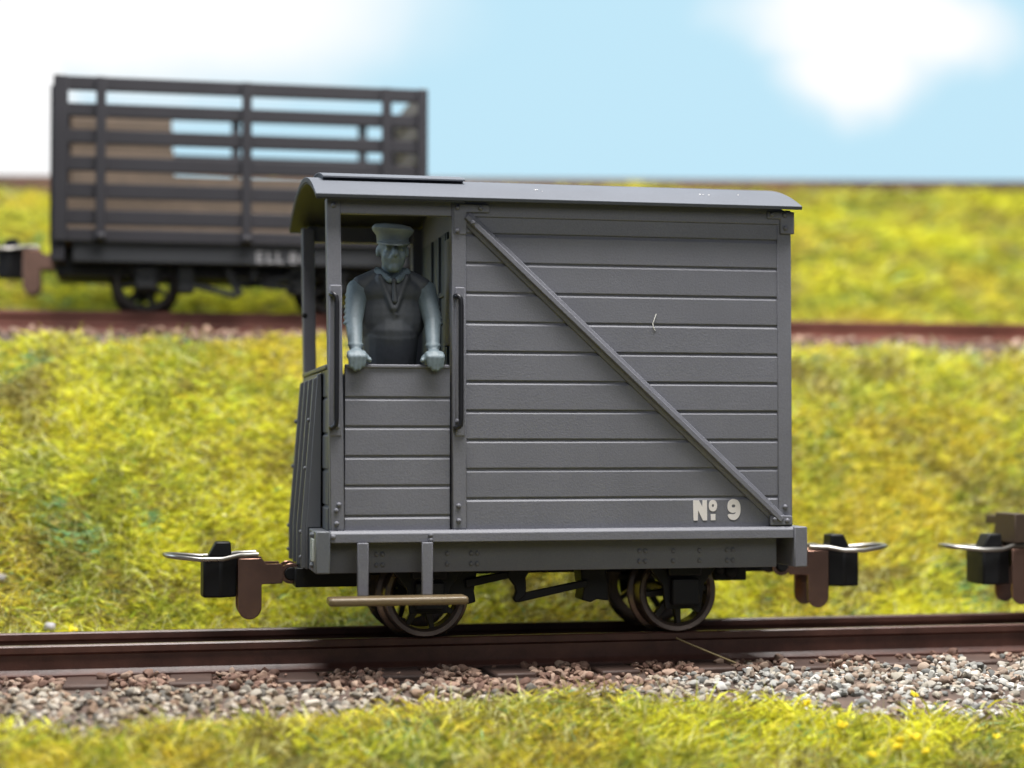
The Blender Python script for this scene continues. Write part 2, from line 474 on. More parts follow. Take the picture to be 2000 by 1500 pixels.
# ------------------------------------------------------------------ track
def rail_profile(yc, zt, h=0.25):
    hw, wb, ft = 0.037, 0.013, 0.062
    p = [(-ft, 0), (ft, 0), (ft, 0.022), (wb + 0.012, 0.045), (wb, 0.062), (wb, h - 0.078), (hw, h - 0.058), (hw, h - 0.012), (hw - 0.012, h),
         (-hw + 0.012, h), (-hw, h - 0.012), (-hw, h - 0.058), (-wb, h - 0.078), (-wb, 0.062), (-wb - 0.012, 0.045), (-ft, 0.022)]
    return [(yc + a, zt - h + b) for a, b in p]
def rail(yc, zt, x0, x1, label):
    mb = MB()
    P = rail_profile(yc, zt)
    mb.prism(P, 'x', x0, x1)
    # worn running surface: the face between the two top corners
    n = len(P)
    mb.mi[2 + 8] = 1
    o = mesh_obj('rail', mb, [RAILM if yc < 3 else RAILRED, RAILTOP], None, (0, yc, zt - 0.25), 0.0, ang=30)
    tag(o, label, 'rail')
ZR = -1.575; ZF = 1.40
rail(0.575, ZR, -9, 13, 'near rail of the foreground track, brown with a worn top edge')
rail(1.525, ZR, -9, 13, 'rail behind the near rail, under the far wheels of the grey van')
rail(6.275, ZF, -12, 18, 'front rail of the blurred far track, under the slatted wagon')
rail(7.225, ZF, -12, 18, 'rear rail of the blurred far track, beyond the slatted wagon')

def sleepers(zt, yc, xs, label, group, ln=2.0):
    top = zt - 0.25 + 0.012
    root0 = None
    for i, x in enumerate(xs):
        if root0 is None:
            e = bpy.data.objects.new('sleeper', None); COL.objects.link(e)
            mb = MB(); mb.box(-0.165, 0.165, -ln / 2, ln / 2, -0.13, 0.0)
            s = mesh_obj('sleeper', mb, SLEEP if yc < 3 else SLEEPRED, None, (0, 0, 0), 0.018)
            bpy.data.objects.remove(e)
            cb = MB()
            for sx in (-1, 1):
                cb.box(-0.05, 0.05, -0.03, 0.03, 0.0, 0.03)
            root0 = s
            c0 = None
            for sy in (-0.475, 0.475):
                for k in (-1, 1):
                    m2 = MB()
                    m2.box(-0.075, 0.075, -0.028, 0.028, -0.004, 0.034)
                    m2.tube([(0, 0, 0.03), (0, 0, 0.06)], 0.021, 8)
                    if c0 is None:
                        c0 = mesh_obj('rail_chair', m2, CHAIR, s, (0, sy + k * 0.085, 0), 0.006); c = c0
                    else:
                        c = c0.copy(); COL.objects.link(c); c.parent = s
                    c.location = (0, sy + k * 0.085, 0)
            o = s
        else:
            o = root0.copy(); COL.objects.link(o)
            for ch in list(root0.children):
                c = ch.copy(); COL.objects.link(c); c.parent = o
        o.location = (x, yc + random.uniform(-0.04, 0.04), top + random.uniform(-0.012, 0.006))
        o.rotation_euler = (0, 0, random.uniform(-0.05, 0.05))
        tag(o, label, 'sleeper', group)
sleepers(ZR, 1.05, SLX, 'brown sleeper half buried in the ballast of the near track', 'sleepers of the near track')
sleepers(ZF, 6.75, [-5.6 + 0.82 * k for k in range(17)], 'blurred red brown sleeper under the far track', 'sleepers of the far track')

# ------------------------------------------------------------------ brake van
VX0, VX1 = -1.42, 2.30
YN, YFAR, YC = 0.0, 2.10, 1.05
van = empty('brake_van', (0.44, YC, ZR), 'grey planked model brake van with an open cab on the near track, marked No 9', 'brake van')

def planks(z_edges, yf, thick, sgn=-1, jit=0.003, top_cap=True):
    """cross-section (y, z) of horizontal planks with V grooves; sgn -1: the face looks to -Y"""
    pts = []
    g = 0.015
    n = len(z_edges) - 1
    for i in range(n):
        z0, z1 = z_edges[i], z_edges[i + 1]
        d = random.uniform(-jit, jit)
        if i == 0: pts.append((yf + sgn * d, z0))
        else:
            pts.append((yf - sgn * g, z0 + 0.000)); pts.append((yf + sgn * (d - 0.002), z0 + 0.002)); pts.append((yf + sgn * d, z0 + 0.008))
        if i == n - 1: pts.append((yf + sgn * d, z1))
        else: pts.append((yf + sgn * d, z1 - 0.030)); pts.append((yf - sgn * g, z1 - 0.009))
    pts.append((yf - sgn * thick, z_edges[-1])); pts.append((yf - sgn * thick, z_edges[0]))
    return pts

ZB, ZT = -0.69, 1.86
GR = [-0.447, -0.219, 0.009, 0.236, 0.464, 0.695, 0.925, 1.155, 1.388, 1.617]
for yf, s in ((YN, -1), (YFAR, 1)):
    mb = MB(); mb.prism(planks([ZB] + GR + [ZT], yf, 0.09, s), 'x', -0.40, 2.225)
    part('side_wall', mb, GREY, van, 0.0, ang=12)
    # header board over door and planks
    mb = MB(); mb.box(-1.40, 2.225, yf - 0.016 if s < 0 else yf - 0.05, yf + 0.05 if s < 0 else yf + 0.016, 1.742, 1.88)
    part('top_rail', mb, GREY, van, 0.006)
    # posts
    def yb(a, b):      # a: outside proud, b: inside depth
        return (yf - a, yf + b) if s < 0 else (yf - b, yf + a)
    mb = MB(); a, b = yb(0.028, 0.10)
    mb.hexa([(-1.418, a, ZB), (-1.310, a, ZB), (-1.418, b, ZB), (-1.310, b, ZB), (-1.458, a, 1.86), (-1.350, a, 1.86), (-1.458, b, 1.86), (-1.350, b, 1.86)])
    part('corner_post', mb, GREY, van)
    mb = MB(); a, b = yb(0.028, 0.10)
    mb.hexa([(-0.474, a, ZB), (-0.362, a, ZB), (-0.474, b, ZB), (-0.362, b, ZB), (-0.484, a, 1.86), (-0.372, a, 1.86), (-0.484, b, 1.86), (-0.372, b, 1.86)])
    part('door_post', mb, GREY, van)
    mb = MB(); a, b = yb(0.010, 0.09)
    mb.box(2.185, 2.305, a, b, ZB, 1.86)
    part('corner_post', mb, GREY, van)
    # half door
    mb = MB(); dz = [ZB, -0.576, -0.345, -0.118, 0.110, 0.334, 0.560]
    mb.prism(planks(dz, yf + (0.004 if s < 0 else -0.004), 0.07, s), 'x', -1.305, -0.492)
    hd = part('half_door', mb, GREY, van, 0.0, ang=12)
    mb = MB(); a, b = yb(0.012, 0.085)
    mb.box(-1.303, -0.494, a, b, 0.556, 0.585)
    part('door_cap', mb, GREY, hd, 0.008)
    # handrails and their pads
    for x0, x1, dx in ((-1.452, -1.325, -1.388), (-0.476, -0.366, -0.425)):
        mb = MB(); a, b = yb(0.040, -0.020)
        mb.box(x0 + 0.018, x1 - 0.012, a, b, 0.03, 1.19)
        hp = part('handrail_pad', mb, GREY, van, 0.01)
        yo = yf + s * 0.095; yi = yf + s * 0.03
        sh = 0.030
        mb = MB()
        mb.tube([(dx - sh, yi, 1.118), (dx - sh, yo - s * 0.02, 1.118), (dx - sh + 0.012, yo, 1.112), (dx - sh + 0.03, yo, 1.092), (dx + 0.004, yo, 1.04), (dx + 0.004, yo, 0.60),
                 (dx + 0.004, yo, 0.17), (dx - sh + 0.03, yo, 0.115), (dx - sh + 0.012, yo, 0.10), (dx - sh, yo - s * 0.02, 0.096), (dx - sh, yi, 0.096)], 0.0205, 10)
        part('handrail', mb, WIRE, van, 0.0, ang=60)
    # diagonal brace, a raised T bar
    p0 = Vector((-0.372, 0, 1.742)); p1 = Vector((2.20, 0, -0.640))
    t = (p1 - p0).normalized(); nrm = Vector((-t.z, 0, t.x))
    if nrm.z < 0: nrm = -nrm
    sec = [(-0.058, 0.0), (0.058, 0.0), (0.052, 0.018), (0.024, 0.028), (0.018, 0.066), (-0.020, 0.066), (-0.026, 0.028), (-0.052, 0.018)]
    v = []
    for p in (p0, p1):
        for w, h in sec:
            q = p + nrm * w
            v.append((q.x, yf + s * (h + 0.001), q.z))
    n = len(sec)
    f = [tuple(range(n)), tuple(range(2 * n - 1, n - 1, -1))] + [(i, (i + 1) % n, n + (i + 1) % n, n + i) for i in range(n)]
    mb = MB(); mb.add(v, f)
    part('diagonal_brace', mb, GREY, van, 0.005)
    # corner plates
    mb = MB(); a, b = yb(0.036, -0.022)
    mb.prism([(-0.470, 1.838), (-0.185, 1.838), (-0.185, 1.775), (-0.368, 1.772), (-0.368, 1.60), (-0.470, 1.60)], 'y', a, b)
    part('gusset_plate', mb, GREY, van, 0.006)
    mb = MB(); a, b = yb(0.034, -0.004)
    mb.prism([(2.095, 1.845), (2.325, 1.845), (2.325, 1.665), (2.205, 1.665), (2.205, 1.785), (2.095, 1.785)], 'y', a, b)
    part('gusset_plate', mb, GREY, van, 0.008)
    mb = MB(); a, b = yb(0.048, -0.004)
    mb.prism([(2.105, -0.598), (2.292, -0.605), (2.292, -0.682), (2.105, -0.682)], 'y', a, b)
    part('gusset_plate', mb, GREY, van, 0.008)
    # kerb rail and solebar
    mb = MB(); a, b = yb(0.075, 0.08)
    mb.prism([(a if s < 0 else b, -0.782), (a if s < 0 else b, -0.715), ((a + 0.022) if s < 0 else (b - 0.022), -0.690), (b if s < 0 else a, -0.690), (b if s < 0 else a, -0.782)], 'x', -1.424, 2.292)
    part('kerb_rail', mb, GREY, van, 0.005)
    mb = MB(); a, b = yb(-0.075, 0.17)
    mb.box(-1.424, 2.20, a, b, -1.022, -0.784)
    yr = yf + s * -0.075
    for xs in ((-1.053, -1.005), (-0.50,), (-0.31, -0.262), (1.05, 1.10), (1.33,), (1.55,), (1.78, 1.83)):
        for x in xs:
            for z in (-0.880, -0.962):
                mb.ell((x, yr, z), (0.020, 0.018, 0.020), 8, 6)
    part('solebar', mb, SOLEG, van, 0.006)
    # step hangers and board only where the photograph shows them, on both sides
    for x in (-1.18, -0.685):
        mb = MB()
        yo = yf + s * 0.085
        mb.prism([(x - 0.043, -0.780), (x + 0.043, -0.780), (x + 0.043, -1.185), (x - 0.043, -1.185)], 'y', min(yo, yo + s * 0.03), max(yo, yo + s * 0.03))
        part('step_hanger', mb, GREY, van, 0.008)
    mb = MB()
    yo = yf + s * 0.07; ye = yf + s * 0.30
    mb.prism([(min(yo, ye), -1.245), (max(yo, ye), -1.245), (max(yo, ye), -1.183), (min(yo, ye), -1.183)], 'x', -1.455, -0.395)
    part('step_board', mb, STEPM, van, 0.022, seg=3)

# bolts: one mesh, copied
b0 = None
BOLTS = [(-0.441, 1.806, .038), (-0.259, 1.807, .038), (-0.441, 1.626, .038), (-0.325, 1.688, .068), (2.132, 1.818, .036), (2.241, 1.816, .036), (2.245, 1.711, .036),
         (2.242, -0.535, .012), (2.138, -0.632, .050), (2.246, -0.644, .050), (-0.429, -0.507, .030), (-0.427, -0.622, .030), (-1.402, 1.800, .030),
         (-1.356, -0.492, .030), (-1.375, -0.535, .030), (-1.373, -0.636, .030), (-1.395, 1.112, .042), (-1.372, 0.105, .042), (-0.440, 0.145, .042),
         (-1.405, -0.735, .076), (-0.655, -0.728, .076), (-0.655, -0.765, .076)]
for (x, z, pr_) in BOLTS:
    for yf, s in ((YN, -1), (YFAR, 1)):
        y = yf + s * pr_
        if b0 is None:
            mb = MB(); mb.ell((x, y, z), (0.020, 0.021, 0.020), 12, 8)
            b0 = mesh_obj('bolt', mb, GREY, van, (x, y, z), 0)
        else:
            c = b0.copy(); COL.objects.link(c); c.parent = van
            c.location = Vector((x, y, z)) - van.location

mb = MB(); mb.ell((-1.432, 1.999, 1.09), (0.024, 0.008, 0.024), 12, 8); part('bolt_hole', mb, BLACK, van, 0)
# roof
def arc(yc, hw, zc, rise, n=28):
    Rr = (hw * hw + rise * rise) / (2 * rise)
    am = math.asin(hw / Rr)
    return [(yc + Rr * math.sin(a), zc + rise - Rr + Rr * math.cos(a)) for a in np.linspace(-am, am, n)]
top = arc(YC, 1.195, 1.876, 0.262)
bot = arc(YC, 1.187, 1.848, 0.246)
mb = MB(); mb.prism(top + bot[::-1], 'x', -1.552, 2.352)
roof = part('roof', mb, ROOFG, van, 0.004, ang=25)
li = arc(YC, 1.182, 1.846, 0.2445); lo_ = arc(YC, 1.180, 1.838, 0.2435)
mb = MB(); mb.prism(li + lo_[::-1], 'x', -1.545, -0.40); part('roof_shade_sheet', mb, INNER, roof, 0, ang=25)  # dark sheet added under the cab roof, standing in for shade
def hat(z, lo, hi): return [p for p in arc(YC, 1.195, 1.876 + z, 0.262, 120) if lo < p[0] < hi]
mb = MB()
mb.prism(hat(0.040, 0.30, 1.80) + hat(0.024, 0.30, 1.80)[::-1], 'x', -1.452, -0.318)
mb.prism(hat(0.0235, 0.36, 1.74) + hat(-0.004, 0.36, 1.74)[::-1], 'x', -1.446, -0.325)
part('roof_hatch', mb, ROOFG, roof, 0.003, ang=25)
# arched end boards that close the gable over each opening
def gable(x0, x1, mat, zlow):
    ar = arc(YC, 1.03, 1.858, 0.20, 20)
    mb = MB(); mb.prism(ar + [(YC + 1.03, zlow), (YC - 1.03, zlow)], 'x', x0, x1)
    return part('gable_board', mb, mat, van, 0.004, ang=25)
gable(-0.395, -0.345, GREY, 1.70)
gable(2.20, 2.26, GREY, 1.70)
# closed right hand end
mb = MB(); 
mb.box(2.215, 2.275, 0.09, 2.01, ZB, 1.72); part('end_wall', mb, GREY, van)
# inner partition of the cab, with its door frame and brake column
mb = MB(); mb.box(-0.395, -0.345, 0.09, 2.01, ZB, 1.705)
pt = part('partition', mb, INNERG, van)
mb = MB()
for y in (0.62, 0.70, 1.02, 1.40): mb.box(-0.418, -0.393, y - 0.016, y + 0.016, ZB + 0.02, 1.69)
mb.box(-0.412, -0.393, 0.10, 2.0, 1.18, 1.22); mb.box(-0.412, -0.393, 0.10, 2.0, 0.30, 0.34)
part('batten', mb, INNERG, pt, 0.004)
mb = MB(); mb.box(-0.46, -0.393, 0.22, 0.46, 0.75, 1.60); part('locker', mb, SOLEG, van, 0.006)
mb = MB(); mb.tube([(-0.62, 1.15, ZB), (-0.62, 1.15, 1.32)], 0.03, 10); mb.tube([(-0.62 - 0.16, 1.15, 1.26), (-0.62 + 0.16, 1.15, 1.26)], 0.02, 8)
part('brake_column', mb, GREY, van, 0)
mb = MB(); mb.box(-1.42, 2.22, 0.09, 2.01, -0.79, -0.70); part('floor', mb, SOLEG, van, 0.004)
# headstocks
for x0, x1 in ((-1.537, -1.426), (2.294, 2.404)):
    mb = MB(); mb.box(x0, x1, -0.085, 2.185, -1.014, -0.692)
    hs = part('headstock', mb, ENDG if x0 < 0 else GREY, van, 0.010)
    if x0 < 0:
        mb = MB()
        mb.box(x0 - 0.012, x0 + 0.01, 0.035, 0.20, -0.925, -0.755)
        part('number_plate', mb, PLATEW, hs, 0.004)
        mb = MB(); mb.box(x0 - 0.015, x0 - 0.003, 0.075, 0.092, -0.918, -0.762); part('number_plate_stroke', mb, SOLEG, hs, 0)
        for z in (-0.725, -0.957):
            mb = MB(); mb.ell((x0, 0.12, z), (0.03, 0.045, 0.026), 10, 8); part('headstock_bolt', mb, ENDG, hs, 0)
# open end: waist-high boarded panel, and the heavy leaning buffer plate in front of it
mb = MB(); EZ = [-0.69, -0.50, -0.22, 0.06, 0.34, 0.555]
pe = planks(EZ, -1.430, 0.07, -1)
mb.prism(pe, 'y', 0.075, 2.025)
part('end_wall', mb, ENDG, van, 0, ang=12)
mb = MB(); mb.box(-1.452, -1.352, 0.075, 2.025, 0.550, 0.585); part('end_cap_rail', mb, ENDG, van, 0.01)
def plate_x(z):
    return -1.475 + (-1.560 + 1.475) * (0.535 - z) / (0.535 + 0.69)
mb = MB()
zt, zb = 0.535, -1.015
ys0, ys1 = 0.47, 1.66
mb.prism([(-1.44, zt), (plate_x(zt), zt - 0.012), (plate_x(-0.69), -0.69), (plate_x(-0.69), zb), (-1.538, zb), (-1.538, -0.69), (-1.44, -0.69)], 'y', ys0, ys1)
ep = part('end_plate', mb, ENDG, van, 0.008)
for y in (ys0 + 0.03, 0.88, 1.24, ys1 - 0.03):
    mb = MB()
    w = 0.022
    mb.prism([(plate_x(zt) + 0.004, zt - 0.03), (plate_x(zt) - 0.03, zt - 0.05), (plate_x(-0.69) - 0.036, -0.69), (plate_x(-0.69) - 0.036, zb + 0.01), (plate_x(-0.69) + 0.004, zb + 0.01), (plate_x(-0.69) + 0.004, -0.69)], 'y', y - w, y + w)
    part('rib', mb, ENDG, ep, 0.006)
for y in (ys0 + 0.03, ys1 - 0.03):
    for z in (0.16, -0.22, -0.72, -0.92):
        mb = MB(); mb.ell((plate_x(max(z, -0.69)) - 0.036, y, z), (0.018, 0.018, 0.018), 10, 8)
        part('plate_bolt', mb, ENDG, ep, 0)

# wheels
def wheel_proto(parent, cx, cy, cz, blk, tyre):
    """disc wheel with an open rim, spokes and flange; outer face at y = cy (towards the camera), flange behind"""
    w = MB()
    w.lathe([(0.0001, 0.03), (0.085, 0.03), (0.095, 0.045), (0.095, 0.15), (0.0001, 0.15)], (cx, cy, cz), 28)
    for k in range(8):
        a = 2 * math.pi * (k + 0.3) / 8
        for r0, r1 in ((0.08, 0.275),):
            c, sn = math.cos(a), math.sin(a)
            v = []
            for r, hw in ((r0, 0.030), (r1, 0.020)):
                for yy in (0.055, 0.125):
                    for e in (-1, 1):
                        v.append((cx + c * r - sn * hw * e, cy + yy, cz + sn * r + c * hw * e))
            w.add(v, [(0, 1, 3, 2), (4, 6, 7, 5), (0, 4, 5, 1), (2, 3, 7, 6), (0, 2, 6, 4), (1, 5, 7, 3)])
    wo = mesh_obj('wheel', w, blk, parent, (cx, cy, cz), 0.006)
    t = MB()
    t.lathe([(0.262, 0.03), (0.285, 0.006), (0.318, 0.0), (0.327, 0.012), (0.331, 0.15), (0.340, 0.165), (0.372, 0.178), (0.382, 0.192), (0.374, 0.208), (0.335, 0.212), (0.262, 0.200)], (cx, cy, cz), 64)
    to = mesh_obj('tyre', t, tyre, wo, (cx, cy, cz), 0, ang=30)
    return wo
def wheelset(parent, xs, yc, zc, blk, tyre):
    proto = None
    for x in xs:
        for sd in (-1, 1):
            if proto is None:
                proto = wheel_proto(parent, x, yc - 0.555, zc, blk, tyre); o = proto
            else:
                o = copy_tree(proto, parent)
                o.location = Vector((x, yc + sd * 0.555, zc)) - parent.location
                if sd > 0: o.rotation_euler = (0, 0, math.pi)
                else: o.rotation_euler = (0, random.uniform(0, 0.7), 0)
        mb = MB(); mb.tube([(x, yc - 0.5, zc), (x, yc + 0.5, zc)], 0.045, 12)
        part('axle', mb, tyre, parent, 0)
WX = (-0.600, 1.497); WZ = ZR + 0.331
wheelset(van, WX, YC, WZ, BLACKW, TYRE)
# axle guards with axleboxes, outside the wheels
for x in WX:
    for s in (-1, 1):
        yo = YC + s * 0.66
        mb = MB()
        y0, y1 = min(yo, yo + s * 0.05), max(yo, yo + s * 0.05)
        mb.prism([(x - 0.30, -0.93), (x + 0.30, -0.93), (x + 0.27, -1.05), (x + 0.175, -1.17), (x + 0.15, -1.37), (x - 0.15, -1.37), (x - 0.175, -1.17), (x - 0.27, -1.05)], 'y', y0, y1)
        ag = part('axle_guard', mb, BLACK, van, 0.006)
        mb = MB()
        y0, y1 = min(yo, yo + s * 0.13), max(yo, yo + s * 0.13)
        mb.box(x - 0.115, x + 0.115, y0, y1, -1.335, -1.12)
        mb.box(x - 0.14, x + 0.14, y0 + 0.02, y1 - 0.02, -1.10, -0.98)
        part('axlebox', mb, BLACK, ag, 0.014)
# underframe members, brake gear
mb = MB()
mb.box(-1.62, -1.02, 0.70, 1.40, -1.175, -1.02); mb.box(1.88, 2.16, 0.70, 1.40, -1.175, -1.02)
mb.box(-1.40, 2.16, 0.88, 1.22, -1.10, -0.80)
mb.box(2.10, 2.57, 0.93, 1.17, -1.12, -1.02)
mb.ell((2.02, 0.70, -1.10), (0.06, 0.03, 0.06)); mb.ell((1.92, 0.70, -1.08), (0.05, 0.03, 0.05))
part('underframe', mb, BLACK, van, 0.01)
def bar(mb, x0, z0, x1, z1, w0, w1, y0, y1):
    d = Vector((x1 - x0, 0, z1 - z0)).normalized(); n = Vector((-d.z, 0, d.x))
    P = [(x0 + n.x * w0, z0 + n.z * w0), (x1 + n.x * w1, z1 + n.z * w1), (x1 - n.x * w1, z1 - n.z * w1), (x0 - n.x * w0, z0 - n.z * w0)]
    mb.prism(P, 'y', y0, y1)
mb = MB()
bar(mb, -0.30, -1.14, 0.10, -1.065, 0.034, 0.028, 0.36, 0.42)
bar(mb, 0.12, -1.265, 0.70, -1.150, 0.033, 0.028, 0.36, 0.42)
part('brake_rod', mb, BLACK, van, 0.008)
mb = MB()
mb.prism([(0.05, -1.02), (0.235, -1.02), (0.185, -1.10), (0.19, -1.13), (0.19, -1.24), (0.11, -1.30), (0.085, -1.265), (0.11, -1.21), (0.10, -1.165), (0.03, -1.075)], 'y', 0.35, 0.43)
part('brake_lever', mb, BLACK, van, 0.012)
for x, sgn in ((0.735, 1), (-0.285, -1)):
    mb = MB()
    mb.prism([(x - 0.085 * sgn, -1.02), (x + 0.13 * sgn, -1.02), (x + 0.15 * sgn, -1.30), (x + 0.05 * sgn, -1.285), (x, -1.31), (x - 0.075 * sgn, -1.29), (x - 0.06 * sgn, -1.20), (x - 0.075 * sgn, -1.12)], 'y', 0.40, 0.66)
    part('brake_block', mb, BLACK, van, 0.012)

# couplings: drop plate, arm with eye, buffer block, wire loop
def coupling(parent, xe, sgn, zt=-0.92, yc=YC, plate=BRONZE, blockm=BLACK, loopm=LOOPM, style=0):
    """xe: the vehicle end, sgn: direction the coupling points to, zt: height of the loop"""
    X = lambda d: xe + sgn * d
    mb = MB()
    # two side cheeks with rounded feet, joined along the top
    for y in (yc - 0.16, yc + 0.16):
        foot = [(X(0.33 + 0.095 * math.cos(a)), zt - 0.42 + 0.10 * math.sin(a)) for a in np.linspace(0, math.pi, 12) * -1]
        pts = [(X(0.425), zt - 0.03)] + [(px, pz) for px, pz in foot] + [(X(0.235), zt - 0.24), (X(0.075), zt - 0.235), (X(0.06), zt - 0.20), (X(0.06), zt - 0.11), (X(0.075), zt - 0.075)]
        pts += [(X(0.20), zt - 0.075), (X(0.235), zt - 0.03)]
        mb.prism(pts, 'y', y - 0.014, y + 0.014)
        ro = [(X(0.0) + 0.088 * math.cos(a), zt - 0.155 + 0.084 * math.sin(a)) for a in np.linspace(0, 2 * math.pi, 25)[:-1]]
        ri = [(X(0.0) + 0.052 * math.cos(a), zt - 0.155 + 0.050 * math.sin(a)) for a in np.linspace(0, 2 * math.pi, 25)[:-1]]
        vv = [(a, y - 0.0125, b) for a, b in ro] + [(a, y - 0.0125, b) for a, b in ri] + [(a, y + 0.0125, b) for a, b in ro] + [(a, y + 0.0125, b) for a, b in ri]
        fq = []
        for k in range(24):
            k2 = (k + 1) % 24
            fq += [(k, k2, 24 + k2, 24 + k), (48 + k, 72 + k, 72 + k2, 48 + k2), (k, 48 + k, 48 + k2, k2), (24 + k, 24 + k2, 72 + k2, 72 + k)]
        mb.add(vv, fq)
    mb.box(min(X(0.235), X(0.425)), max(X(0.235), X(0.425)), yc - 0.146, yc + 0.146, zt - 0.045, zt - 0.015)
    cp = part('coupling', mb, plate, parent, 0.006)
    mb = MB(); mb.tube([(X(0.0), yc - 0.20, zt - 0.155), (X(0.0), yc + 0.20, zt - 0.155)], 0.0515, 14)
    part('pivot_pin', mb, blockm, cp, 0.006)
    mb = MB()
    mb.prism([(X(0.43), yc - 0.13), (X(0.56), yc - 0.20), (X(0.70), yc - 0.17), (X(0.715), yc), (X(0.70), yc + 0.17), (X(0.56), yc + 0.20), (X(0.43), yc + 0.13)], 'z', zt - 0.34, zt - 0.015)
    part('buffer_block', mb, blockm, cp, 0.016)
    mb = MB()
    mb.prism([(X(0.47), zt - 0.02), (X(0.66), zt - 0.02), (X(0.60), zt + 0.10), (X(0.48), zt + 0.10)], 'y', yc - 0.09, yc + 0.09)
    part('hook', mb, blockm, cp, 0.014)
    # loop: a bent wire, flat across its nose
    pts = [(X(0.26), yc - 0.15, zt), (X(0.42), yc - 0.16, zt - 0.005), (X(0.55), yc - 0.235, zt - 0.03), (X(0.72), yc - 0.235, zt - 0.03), (X(0.90), yc - 0.18, zt - 0.012), (X(0.985), yc - 0.09, zt - 0.004),
           (X(1.0), yc, zt), (X(0.985), yc + 0.09, zt - 0.004), (X(0.90), yc + 0.18, zt - 0.012), (X(0.72), yc + 0.235, zt - 0.03), (X(0.55), yc + 0.235, zt - 0.03), (X(0.42), yc + 0.16, zt - 0.005), (X(0.26), yc + 0.15, zt)]
    mb = MB(); mb.tube(pts, 0.019, 8)
    part('loop', mb, loopm, cp, 0, ang=60)
    return cp
coupling(van, -1.64, -1)
coupling(van, 2.54, 1, zt=-0.915)

# lettering, drawn as filled outlines
def letters(name, splines, y, mat, parent, depth=0.0015, facing=-1):
    cu = bpy.data.curves.new(name, 'CURVE'); cu.dimensions = '2D'; cu.fill_mode = 'BOTH'; cu.extrude = depth
    for pts, cyc in splines:
        sp = cu.splines.new('POLY'); sp.points.add(len(pts) - 1)
        for p, (a, b) in zip(sp.points, pts): p.co = (a, b, 0, 1)
        sp.use_cyclic_u = True
    tmp = bpy.data.objects.new(name + '_tmp', cu); COL.objects.link(tmp)
    dg = bpy.context.evaluated_depsgraph_get()
    me = bpy.data.meshes.new_from_object(tmp.evaluated_get(dg))
    bpy.data.objects.remove(tmp)
    me.name = name
    me.materials.clear(); me.materials.append(mat)
    o = bpy.data.objects.new(name, me); COL.objects.link(o)
    o.parent = parent
    o.rotation_euler = (math.pi / 2, 0, 0)
    o.location = Vector((0, y, 0)) - parent.location
    return o
def lp(x, y):       # lettering sheet units to wall metres
    return (1.341 + x / 12.5 * 0.004085, -0.4085 - y / 12.5 * 0.00402)
def smooth(pts, it=2):
    for _ in range(it):
        q = []
        for i in range(len(pts)):
            a = pts[i]; b = pts[(i + 1) % len(pts)]
            q.append((a[0] * .75 + b[0] * .25, a[1] * .75 + b[1] * .25)); q.append((a[0] * .25 + b[0] * .75, a[1] * .25 + b[1] * .75))
        pts = q
    return pts
def ring(cx, cy, rx, ry, n=28, e=2.3):
    out = []
    for k in range(n):
        a = 2 * math.pi * k / n; c, s = math.cos(a), math.sin(a)
        out.append((cx + rx * math.copysign(abs(c) ** (2 / e), c), cy + ry * math.copysign(abs(s) ** (2 / e), s)))
    return out
N_ = [(400, 215), (550, 215), (640, 385), (640, 212), (752, 212), (757, 715), (650, 715), (525, 460), (520, 715), (408, 715)]
o_out = ring(905, 350, 106, 142); o_in = ring(905, 350, 27, 36)
dot = [(850, 556), (968, 556), (968, 710), (850, 710)]
nine = smooth([(1272, 370), (1292, 262), (1365, 196), (1440, 186), (1540, 212), (1600, 300), (1616, 430), (1604, 560), (1556, 655), (1485, 706), (1420, 712), (1340, 690), (1290, 628), (1280, 562), (1385, 560),
               (1430, 566), (1476, 556), (1494, 512), (1460, 526), (1400, 536), (1335, 512), (1290, 462)], 2)
nine_in = ring(1432, 362, 46, 36, 20, 3)
for nm, grp in (('letter', (N_,)), ('letter', (o_out, o_in)), ('dot', (dot,)), ('numeral', (nine, nine_in))):
    letters(nm, [([lp(*p) for p in q], True) for q in grp], -0.0055, WHITE, van)

# stray lint on the paint, as in the photograph
mb = MB(); mb.tube([(1.170, -0.010, 1.005), (1.153, -0.013, 0.965), (1.140, -0.013, 0.925), (1.150, -0.012, 0.885), (1.162, -0.008, 0.872)], 0.0042, 6)
tag(mesh_obj('lint_fibre', mb, DUST, None, (1.15, -0.01, 0.93), 0), 'tiny curled white lint fibre stuck on the planked van side', 'lint')
def specks():
    mb = MB()
    for (x, y, n, sp) in ((0.22, 0.12, 6, 0.02), (1.60, 0.12, 7, 0.045), (1.92, 0.14, 2, 0.01)):
        for k in range(n):
            xx = x + random.gauss(0, sp); yy = y + random.gauss(0, 0.02)
            a = (yy - YC); Rr = (1.195 ** 2 + .262 ** 2) / (2 * .262)
            zz = 1.876 + .262 - Rr + math.sqrt(Rr * Rr - a * a)
            mb.ell((xx, yy, zz + 0.003), (random.uniform(.003, .007), .004, .003), 6, 4)
    return mb
part('dust_specks', specks(), DUST, roof, 0)

# ------------------------------------------------------------------ guard figure
pf = empty('person', (-0.905, 0.55, -0.70), 'grey figure in peaked cap and waistcoat leaning with both hands on the half door', 'person')
cx = -0.905
B = MB()
